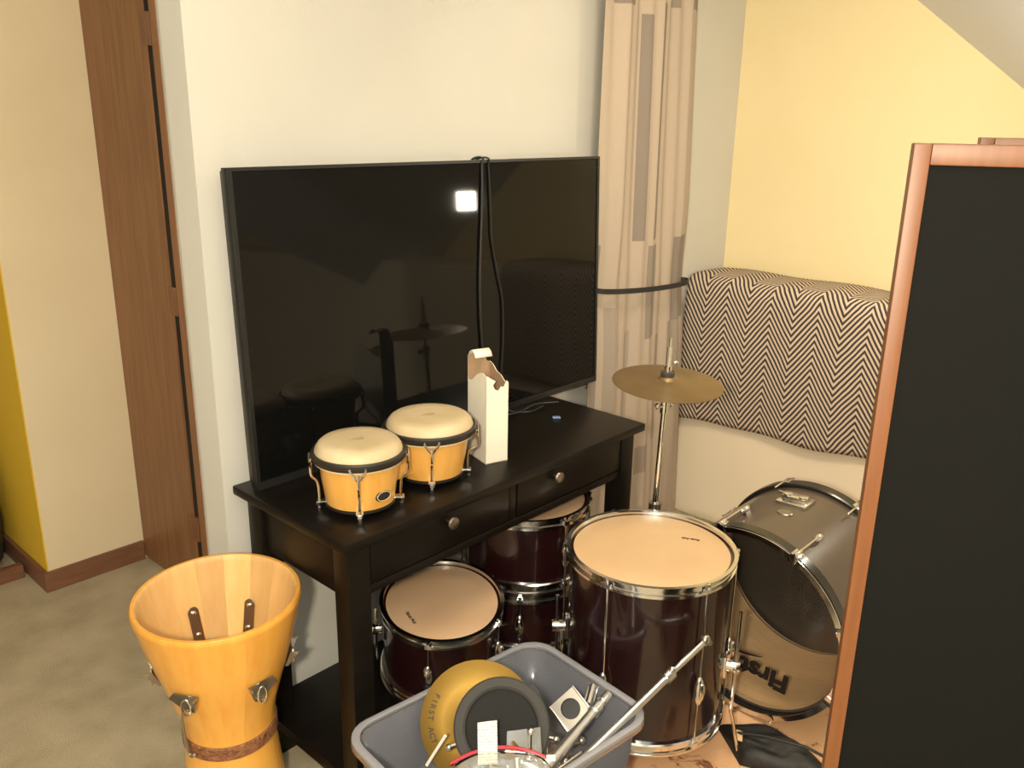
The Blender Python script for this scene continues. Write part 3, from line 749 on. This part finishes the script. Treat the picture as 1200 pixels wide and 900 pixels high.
cm = along(cyp, cyn)
c_ = cy.build('cymbal', BRASS, angle=50); c_.matrix_world = cm
tag(c_, 'small bronze cymbal mounted level on the slim chrome stand', 'cymbal')

# ------------------------------------------------------------------ djembe
dj = thing('djembe', 'honey coloured wooden goblet drum without a skin, on the carpet', 'drum', (0.823, 1.648, 0.0015), (0, 0, 0))
dn = Vector((-.022, -.028, 1)).normalized(); dj.rotation_euler = Vector((0, 0, 1)).rotation_difference(dn).to_euler()
dprof = [(.125, 0), (.121, .04), (.112, .12), (.105, .20), (.1025, .25), (.1035, .285), (.110, .32), (.128, .385), (.148, .45), (.166, .52), (.181, .585)]
inner = [(r - .015, z) for r, z in reversed(dprof)]
prof = dprof + [(.1825, .594), (.179, .600), (.172, .600), (.168, .596)] + inner
nst = 16; g = 0.0
src = MB().lathe(prof, 5, None, -PI/nst + g, PI/nst - g, loop=True).build('stave', MAPLE, dj, angle=40)
src.data.materials.append(MAPLEIN)
for p in src.data.polygons:
    c = p.center
    if p.normal.x < -0.3 and abs(c.y) < .05 and abs(p.normal.y) < .6: p.material_index = 1
for i in range(1, nst): share(src, 'stave', dj, rot=(0, 0, 2*PI*i/nst))
def drad(z):
    for (r0, z0), (r1, z1) in zip(dprof, dprof[1:]):
        if z0 <= z <= z1: return r0 + (r1 - r0)*(z - z0)/(z1 - z0)
MB().lathe([(drad(.232) + .0005, .232), (drad(.232) + .004, .234), (drad(.25) + .005, .25), (drad(.266) + .004, .264), (drad(.268) + .0005, .268)], 64).build('carved_band', CARVE, dj)
dc = FACE(.827, 1.655)
for kk, dg in enumerate((-92, -33, 28, 84, 148, 206)):
    a = dc + R(dg); zl = .425; rl = drad(zl)
    slope = math.atan2(drad(.43) - drad(.36), .07)
    mx = Matrix.Rotation(a, 4, 'Z') @ Matrix.Translation((rl, 0, zl)) @ Matrix.Rotation(slope, 4, 'Y')
    # triangular folded plate: wide at the top, point at the bottom
    lg = MB().add([(0.003, -.030, .022), (.003, .030, .022), (.003, .010, -.032), (.003, -.010, -.032), (.022, -.030, .026), (.022, .030, .026), (.018, -.030, .016), (.018, .030, .016), (.010, -.010, -.030), (.010, .010, -.030)],
                  [(0, 1, 2, 3), (0, 4, 6, 8, 3), (1, 2, 9, 7, 5), (2, 3, 8, 9)], mx)
    lo = lg.build('lug_plate', STEEL, dj, smooth=False); md = lo.modifiers.new('t', 'SOLIDIFY'); md.thickness = .002
    ring = [(.016 - .006*math.cos(t), .011*math.sin(t), -.006 + .019*math.cos(t)) for t in [2*PI*i/14 for i in range(14)]]
    MB().tube(ring, .0022, 6, mx, closed=True).build('hook', CHROME, lo)
    # strap bolted to the inside of the bowl
    ri = drad(.47) - .015
    sl2 = math.atan2(drad(.52) - drad(.42), .10)
    mi = Matrix.Rotation(a, 4, 'Z') @ Matrix.Translation((ri - .012, 0, .462)) @ Matrix.Rotation(sl2, 4, 'Y')
    poly = [(-.013, -.06)] + [(.013, -.06)] + [(.013*math.cos(t), .028 + .013*math.sin(t)) for t in [PI*i/8 for i in range(9)]]
    st_ = MB().prism([(y, z) for y, z in poly], -.003, 0, mi @ Matrix(((0, 0, 1, 0), (1, 0, 0, 0), (0, 1, 0, 0), (0, 0, 0, 1))))
    so_ = st_.build('inner_strap', STEEL, dj, bevel=.0008, seg=1)
    for bz_ in (.026, -.028): MB().ball((-.004, 0, bz_), (.004, .006, .006), mi, 10, 6).build('bolt', CHROME, so_)
    if kk == 1:
        rod = [(.026, 0, -.012), (.026, -.004, -.03), (.020, -.008, -.06), (.012, -.012, -.11), (.006, -.012, -.135), (.010, -.004, -.142), (.014, .006, -.132)]
        MB().tube(spline([(Matrix.Rotation(a, 4, 'Z') @ Matrix.Translation((rl, 0, zl))) @ Vector(p) for p in rod], 4), .0035, 8).build('hook_rod', STEEL, dj)

# ------------------------------------------------------------------ bongos
p1 = Vector((1.111, 1.497)); p2 = Vector((1.338, 1.511))
bo = thing('bongo_drums', 'pair of honey wood bongos with rawhide heads and steel rods, on the console table', 'drum', (p1.x, p1.y, TZ))
def bongo(c, rt_, rb, side, foot_angles, zt=.155):
    loc = Matrix.Translation((c.x - p1.x, c.y - p1.y, 0))
    z0 = .018
    MB().lathe([(rb - .012, z0), (rb, z0), (rb + (rt_ - .012 - rb)*.5 + .002, (z0 + zt - .012)/2), (rt_ - .012, zt - .012), (rt_ - .024, zt - .012)], 56, loc, loop=True).build('shell', BNGWOOD, bo)
    MB().lathe([(rb - .005, z0 - .003), (rb + .002, z0 - .003), (rb + .0025, z0 + .004), (rb - .005, z0 + .004)], 48, loc, loop=True).build('bottom_ring', RIMBLK, bo)
    # hide head with a rolled shoulder
    hd = [(0, zt + .010), (rt_*.6, zt + .0098), (rt_*.82, zt + .0085), (rt_ - .013, zt + .004), (rt_ - .007, zt - .004), (rt_ - .004, zt - .013), (rt_ - .003, zt - .020)]
    h = MB().lathe(hd, 64, loc)
    h.build('drumhead', SKIN, bo, angle=60)
    MB().lathe([(rt_ - .004, zt - .030), (rt_ + .001, zt - .031), (rt_ + .004, zt - .026), (rt_ + .004, zt - .016), (rt_ + .001, zt - .012), (rt_ - .005, zt - .013)], 64, loc, loop=True).build('rim', RIMBLK, bo)
    MB().lathe([(rt_ - .013, zt - .036), (rt_ - .002, zt - .036), (rt_ - .002, zt - .030), (rt_ - .013, zt - .030)], 64, loc, loop=True).build('hide_collar', SKIN, bo)
    for a in foot_angles:
        mx = loc @ Matrix.Rotation(a, 4, 'Z')
        f = rb + .012
        pts = [(rt_ + .003, 0, zt - .036), (rt_ + .006, 0, zt - .052), (rt_ + .004, 0, zt - .070), (f + .006, 0, .07), (f + .003, 0, .045), (f + .003, 0, .008)]
        rd = MB().tube(spline(pts, 4), .0032, 8, mx)
        # forked hook that grips the rim
        for s in (-1, 1):
            rd.tube(spline([(rt_ + .004, 0, zt - .050), (rt_ + .0062, .009*s, zt - .038), (rt_ + .006, .016*s, zt - .027), (rt_ + .0045, .018*s, zt - .020)], 3), .0026, 6, mx)
        r_ = rd.build('tension_rod', CHROME, bo)
        nut = MB().tube([(f + .003, 0, .014), (f + .003, 0, .022)], .0085, 6, mx).tube([(f + .003, 0, .0008), (f + .003, 0, .009)], .0055, 8, mx).box((rb - .002, -.008, .022), (f + .010, .008, .025), mx)
        nut.build('nut', CHROME, r_)
    return loc
c1 = FACE(*p1); c2 = FACE(*p2)
L1 = bongo(p1, .1035, .078, 0, [c1 + R(d) for d in (-2, -84, 84, 180)])
L2 = bongo(p2, .111, .080, 1, [c2 + R(d) for d in (2, -88, 84, 180)])
dv = (p2 - p1); an = math.atan2(dv.y, dv.x); ds = dv.length
MB().box((.068, -.026, .040), (ds - .070, .026, .115), Matrix.Rotation(an, 4, 'Z')).build('center_block', BNGWOOD, bo, bevel=.006)
# oval badge on the small bongo
a = c1 + R(36); rr = .0842
bdg = MB().lathe([(0, .003), (.013, .003), (.016, 0)], 24, Matrix.Rotation(a, 4, 'Z') @ Matrix.Translation((rr, 0, .052)) @ Matrix.Rotation(R(90 - 7), 4, 'Y') @ Matrix.Rotation(R(90), 4, 'Z') @ Matrix.Diagonal((1.35, .75, 1, 1)))
bg2 = bdg.build('badge', INK, bo)
rg = [(.0155*1.35*math.cos(t)*.86, .0155*.75*math.sin(t)*.86, .0034) for t in [2*PI*i/24 for i in range(24)]]
MB().tube(rg, .0009, 5, Matrix.Rotation(a, 4, 'Z') @ Matrix.Translation((rr, 0, .052)) @ Matrix.Rotation(R(90 - 7), 4, 'Y') @ Matrix.Rotation(R(90), 4, 'Z'), closed=True).build('badge_line', SKIN, bg2)
# faint printed marks on the heads
for L_, cc in ((L1, c1), (L2, c2)):
    k = MB()
    for i, (x, y, l) in enumerate(((0, .006, .026), (-.004, 0, .034), (.003, -.006, .018))):
        k.box((x - l/2, y - .0011, 0), (x + l/2, y + .0011, .0003), L_ @ T((0, 0, .1650)) @ Matrix.Rotation(cc + R(110), 4, 'Z'))
    k.build('head_mark', mat('faded_ink', (0.30, 0.21, 0.11), 0.7), bo)

# ------------------------------------------------------------------ plastic bin and its contents
BX, BY, BA = 1.150, 1.080, R(-6.0)
bn = thing('plastic_bin', 'milky clear plastic storage bin full of drum hardware, in front of the console table', 'bin', (BX, BY, 0.001), (0, 0, BA))
def rrect(hx, hy, r, n=6):
    out = []
    for cx, cy, a0 in ((hx - r, hy - r, 0), (-hx + r, hy - r, PI/2), (-hx + r, -hy + r, PI), (hx - r, -hy + r, 3*PI/2)):
        for i in range(n + 1):
            a = a0 + PI/2*i/n; out.append((cx + r*math.cos(a), cy + r*math.sin(a)))
    return out
def loft(rings, close_first=True):
    m = MB(); n = len(rings[0][0])
    for ring, z in rings: m.v += [Vector((x, y, z)) for x, y in ring]
    for k in range(len(rings) - 1):
        for i in range(n):
            j = (i + 1) % n; m.f.append([k*n + i, k*n + j, (k + 1)*n + j, (k + 1)*n + i])
    if close_first: m.f.append(list(range(n - 1, -1, -1)))
    return m
HX, HY, HZ = .283, .198, .372
m = loft([(rrect(HX - .062, HY - .052, .045), .004), (rrect(HX - .055, HY - .045, .05), .012), (rrect(HX - .032, HY - .026, .055), .19), (rrect(HX - .016, HY - .014, .058), HZ - .012)])
tb_ = m.build('tub', BINM, bn, angle=50); md = tb_.modifiers.new('t', 'SOLIDIFY'); md.thickness = .0022
rm = loft([(rrect(HX - .016, HY - .014, .058), HZ - .016), (rrect(HX - .017, HY - .015, .058), HZ - .002), (rrect(HX - .010, HY - .008, .062), HZ), (rrect(HX - .001, HY - .001, .066), HZ - .002), (rrect(HX, HY, .066), HZ - .020)], False)
ro = rm.build('rim', BINRIM, bn, angle=60); md = ro.modifiers.new('t', 'SOLIDIFY'); md.thickness = .0022
for k in range(7):  # moulded ribs
    pass
def inb(x, y, z): return (Matrix.Translation((BX, BY, .001)) @ Matrix.Rotation(BA, 4, 'Z')) @ Vector((x, y, z))

# hi-hat cymbal standing in the bin, with its printed name
hn = Vector((-.58, -.56, .60)).normalized(); hc = Vector((1.146, 1.074, .366)) - Vector((.69, -.72, 0))*.051 - hn*.046 + Vector((.40, .39, .80))*.012
hmx = along(hc, hn)
hr = .129
hp_ = [(.0045, .017), (.014, .016), (.026, .011), (.034, .004), (.042, .001), (.08, -.003), (.108, -.008), (hr, -.013)]
hh = thing('hihat_cymbal', 'bronze cymbal with dark lettering standing on edge in the plastic bin', 'cymbal', hc, hmx.to_euler())
MB().lathe(hp_ + [(r, z - .0014) for r, z in reversed(hp_)], 96, loop=True).build('plate', BRASSY, hh, angle=60)
hin = hmx.inverted()
# lettering runs down the left flank as seen from the camera
vdir = hin.to_3x3() @ Vector((-.679, .734, 0)); la = math.atan2(vdir.y, vdir.x)
word = 'FIRST ACT'
for i, chh in enumerate(word):
    if chh == ' ': continue
    aa = la - R(2) + R(6.6)*(i - 4)
    mxl = Matrix.Rotation(aa, 4, 'Z') @ T((.106, 0, -.0068)) @ Matrix.Rotation(R(9), 4, 'Y') @ Matrix.Rotation(R(90), 4, 'Z')
    lettering(chh, .017, INK, hh, mxl, name='letter', bold=.0004)

# practice pad
pn = Vector((-.58, -.56, .60)).normalized(); pcn = Vector((1.146, 1.074, .366)); pmx = along(pcn, pn)
pd = thing('practice_pad', 'round dark practice pad with a grey rim, leaning in the plastic bin', 'drum pad', pcn, pmx.to_euler())
MB().lathe([(0, -.022), (.100, -.022), (.104, -.018), (.104, .002), (.100, .006), (.084, .007), (.080, .004), (0, .004)], 64).build('base', PADG, pd, angle=40)
MB().lathe([(0, .010), (.074, .010), (.079, .006), (.079, .003)], 56).build('playing_surface', PADB, pd)
for dgr in (-12, 200):
    v = Matrix.Rotation(R(dgr), 4, 'Z')
    MB().tube([(.102, 0, -.012), (.116, 0, -.012)], .006, 8, v).ball((.120, 0, -.012), .008, v).build('rim_bolt', CHROME, pd)

# leaflet in front of the pad
lf = MB().prism([(-.019, -.045), (.021, -.045), (.021, .038), (-.019, .034)], 0, .0008)
lo = lf.build('paper_leaflet', print_mat(), smooth=False); lo.matrix_world = along((1.074, .992, .372), (-.50, -.62, .60), 0)
yy = (Vector((0, 0, 1)) - Vector((-.50, -.62, .60)).normalized()*.6).normalized()
zz_ = Vector((-.50, -.62, .60)).normalized(); yy = (Vector((.05, 0, 1)) - zz_*zz_.dot(Vector((.05, 0, 1)))).normalized(); xx = yy.cross(zz_)
mm = Matrix((xx, yy, zz_)).transposed().to_4x4(); mm.translation = Vector((1.058, 1.032, .408)); lo.matrix_world = mm
tag(lo, 'narrow white printed paper slip standing in front of the dark practice pad', 'paper')

# zip bag of screws
zb = thing('zip_bag', 'clear zip bag with a red seal full of small drum fittings in the bin', 'bag', (1.035, .965, .335))
zx = Vector((.72, -.69, 0)).normalized(); zn = Vector((-.42, -.44, .79)).normalized(); zy = zn.cross(zx)
zm = Matrix((zx, zy, zn)).transposed().to_4x4()
pm = MB(); n = 20
for top in (1, 0):
    for j in range(n + 1):
        for i in range(n + 1):
            u, v = i/n*2 - 1, j/n*2 - 1
            e = max(0, (1 - u**4)*(1 - v**4))**.5
            z = (.030*e*(1 + .22*math.sin(7*u + 3*v) + .18*math.sin(5*v - 4*u)) if top else -.018*e)
            pm.v.append(zm @ Vector((u*.105, v*.085 - .030*u*u, z)))
k = (n + 1)**2
for j in range(n):
    for i in range(n):
        a = j*(n + 1) + i; pm.f.append([a, a + 1, a + n + 2, a + n + 1]); pm.f.append([k + a + n + 1, k + a + n + 2, k + a + 1, k + a])
pm.build('bag_film', BAGM, zb, angle=80)
MB().tube([zm @ Vector((x,   .085 - .030*(x/.105)**2 + .001, .003)) for x in [-.105 + .021*i for i in range(11)]], .003, 6).build('zip_seal', REDM, zb)
MB().box((-.008, -.005, -.004), (.010, .007, .005), zm @ T((.099, .060, .004))).build('slider', WHITEP, zb, bevel=.001)
ft_ = MB()
rnd = random.Random(5)
for i in range(26):
    c = Vector((rnd.uniform(-.08, .08), rnd.uniform(-.065, .05), rnd.uniform(-.008, .010))); a = rnd.uniform(0, PI)
    dd = Vector((math.cos(a), math.sin(a), rnd.uniform(-.2, .2)))*rnd.uniform(.010, .022)
    ft_.tube([zm @ (c - dd), zm @ (c + dd)], rnd.uniform(.0025, .005), 6)
    ft_.tube([zm @ (c + dd), zm @ (c + dd*1.25)], .007, 6)
fo_ = ft_.build('metal_fittings', CHROME, zb); fo_['kind'] = 'stuff'
wd_ = MB()
for i in range(5):
    c = Vector((rnd.uniform(-.06, .02), rnd.uniform(-.05, .04), .004)); wd_.ball(zm @ c, (.02, .016, .012), n=10, m=6)
wo = wd_.build('cream_felts', SKIN, zb); wo['kind'] = 'stuff'
# small clear sachet with a wing bolt, standing behind the leaflet
sa = thing('clear_sachet', 'small clear sachet holding a chrome wing bolt, beside the white paper slip', 'bag', (1.118, .985, .385))
MB().prism([(-.038, -.045), (.038, -.045), (.036, .036), (-.034, .030)], -.0015, .0015, mm.to_3x3().to_4x4()).build('bag_film', BAGM, sa, bevel=.0006, seg=1)
sm = mm.to_3x3().to_4x4()
MB().tube([sm @ Vector((.012, -.02, .004)), sm @ Vector((.014, .024, .004))], .004, 8).ball(sm @ Vector((.015, .028, .004)), (.009, .009, .008)).ball(sm @ Vector((.010, -.022, .004)), (.011, .011, .008)).build('wing_bolt', CHROME, sa)
MB().tube([sm @ Vector((-.024, .010, .003)), sm @ Vector((.004, -.018, .003))], .003, 6).build('pin', BRASSY, sa)

# thick chrome tube lying across the bin
pa, pb = Vector((1.100, .922, .362)), Vector((1.388, .972, .372)); dd = (pb - pa)
ar = thing('chrome_tube', 'thick chrome tube with a stepped end resting across the bin contents', 'rod', pa)
MB().tube([Vector(), dd*.80], .0115, 16).build('tube', SATIN, ar)
MB().tube([dd*.76, dd*.84], .0145, 16).build('collar', SATIN, ar)
MB().tube([dd*.84, dd*.90], .0095, 14).tube([dd*.90, dd], .0115, 14).build('end_pin', SATIN, ar)
# long boom arm leaning out over the bin's right corner
pa, pb = Vector((1.20, .905, .338)), Vector((1.607, .858, .464)); dd = pb - pa
bo_ = thing('boom_arm', 'long chrome boom arm leaning out of the bin over its right corner', 'rod', pa)
MB().tube([Vector(), dd*.66], .0085, 16).build('outer_tube', SATIN, bo_)
MB().tube([dd*.66, dd*.715], .0135, 14).ball(dd*.70 + Vector((.002, -.004, .016)), (.010, .008, .006)).build('collar', CHROME, bo_)
MB().tube([dd*.70, dd*.97], [.0065, .0085], 12).build('inner_rod', CHROME, bo_)
MB().ball(dd*1.0, (.014, .012, .014)).tube([dd*1.0 + Vector((-.004, -.016, 0)), dd*1.0 + Vector((.004, .012, 0))], .006, 10).build('tilter', STEEL, bo_)
# square plate with a round hole
cm = along((1.335, 1.035, .330), (-.72, -.30, .62), R(-38))
sq = thing('square_bracket', 'square chrome plate with a round dark hole among the bin hardware', 'bracket', (1.335, 1.035, .330), cm.to_euler())
pl = MB(); n = 24; h = .034
for zz in (0, .003):
    for i in range(n):
        a = 2*PI*i/n; s = h/max(abs(math.cos(a)), abs(math.sin(a))); pl.v.append(Vector((s*math.cos(a), s*math.sin(a), zz)))
    for i in range(n):
        a = 2*PI*i/n; pl.v.append(Vector((.023*math.cos(a), .023*math.sin(a), zz)))
for i in range(n):
    j = (i + 1) % n
    pl.f += [[i, j, n + j, n + i], [2*n + i, 3*n + i, 3*n + j, 2*n + j], [i, 2*n + i, 2*n + j, j], [n + i, n + j, 3*n + j, 3*n + i]]
pl.build('plate', STEEL, sq, smooth=False)
MB().lathe([(0, -.012), (.023, -.012), (.024, 0)], 20).build('rubber_insert', RUBBER, sq)
for y_ in (.034, -.038): MB().box((-.034, y_, -.010), (.034, y_ + .004, .010)).build('flange', CHROME, sq, bevel=.001)
# clamp block
ck = thing('tube_clamp', 'chrome clamp block with a wing screw near the right wall of the bin', 'clamp', (1.385, 1.020, .335), (0.2, -.3, R(25)))
MB().box((-.030, -.012, -.014), (.030, .012, .014)).build('block', CHROME, ck, bevel=.003)
MB().tube([(-.026, 0, .018), (.026, 0, .018)], .009, 12).build('sleeve', CHROME, ck)
MB().tube([(.022, -.02, .004), (.022, -.036, .004)], .005, 8).ball((.022, -.042, .004), (.010, .007, .010)).build('wing_screw', CHROME, ck)
# thin white rod at the left
pa, pb = Vector((1.000, 1.153, .31)), Vector((1.028, 1.124, .385))
tag(MB().tube([Vector(), pb - pa], .0035, 8).build('white_rod', WHITEP, loc=pa), 'thin white plastic rod leaning beside the bronze cymbal in the bin', 'rod')
# more small hardware low in the bin
hw_ = MB()
for i in range(46):
    c = inb(rnd.uniform(.09, .185), rnd.uniform(-.11, .09), rnd.uniform(.07, .25)); a = rnd.uniform(0, 2*PI)
    dd = Vector((math.cos(a), math.sin(a), rnd.uniform(-.3, .3)))*rnd.uniform(.02, .05)
    hw_.tube([c - dd, c + dd], rnd.uniform(.004, .008), 8); hw_.ball(c + dd, rnd.uniform(.008, .014), n=8, m=6)
ho = hw_.build('loose_hardware', STEEL); tag(ho, 'jumble of loose chrome drum hardware lying deep in the plastic bin', 'hardware', kind='stuff')
# ------------------------------------------------------------------ tall panel loudspeakers at right
def panel(loc, yaw, lean, label, hgt=1.60):
    o = thing('panel_speaker', label, 'speaker', loc, (R(lean), 0, yaw), 'tall panel loudspeakers by the right wall')
    wd, t, fr = .48, .036, .0195
    MB().box((0, 0, .0), (fr, t, hgt)).build('side_rail', SPKWOOD, o, bevel=.002)
    MB().box((wd - fr, 0, .0), (wd, t, hgt)).build('side_rail', SPKWOOD, o, bevel=.002)
    MB().box((fr, 0, hgt - fr*1.25), (wd - fr, t, hgt)).build('top_rail', SPKWOOD, o, bevel=.002)
    MB().box((fr, 0, 0), (wd - fr, t, fr*1.25)).build('bottom_rail', SPKWOOD, o, bevel=.002)
    MB().box((fr, .006, fr*1.25), (wd - fr, t - .004, hgt - fr*1.25)).build('grille', GRILLE, o)
    for x in (.06, wd - .10):
        MB().box((x, t, 0), (x + .04, t + .14, .012)).box((x, t, .012), (x + .04, t + .006, .2)).build('foot', RUBBER, o, bevel=.002)
    return o
panel((1.092, .374, .0), -YAW + R(-18), 0.0, 'tall black panel loudspeaker with a cherry wood frame, nearest the camera')
panel((1.49, .414, .0), -YAW + R(-20), 0.0, 'second panel loudspeaker half hidden behind the nearest one', 1.604)
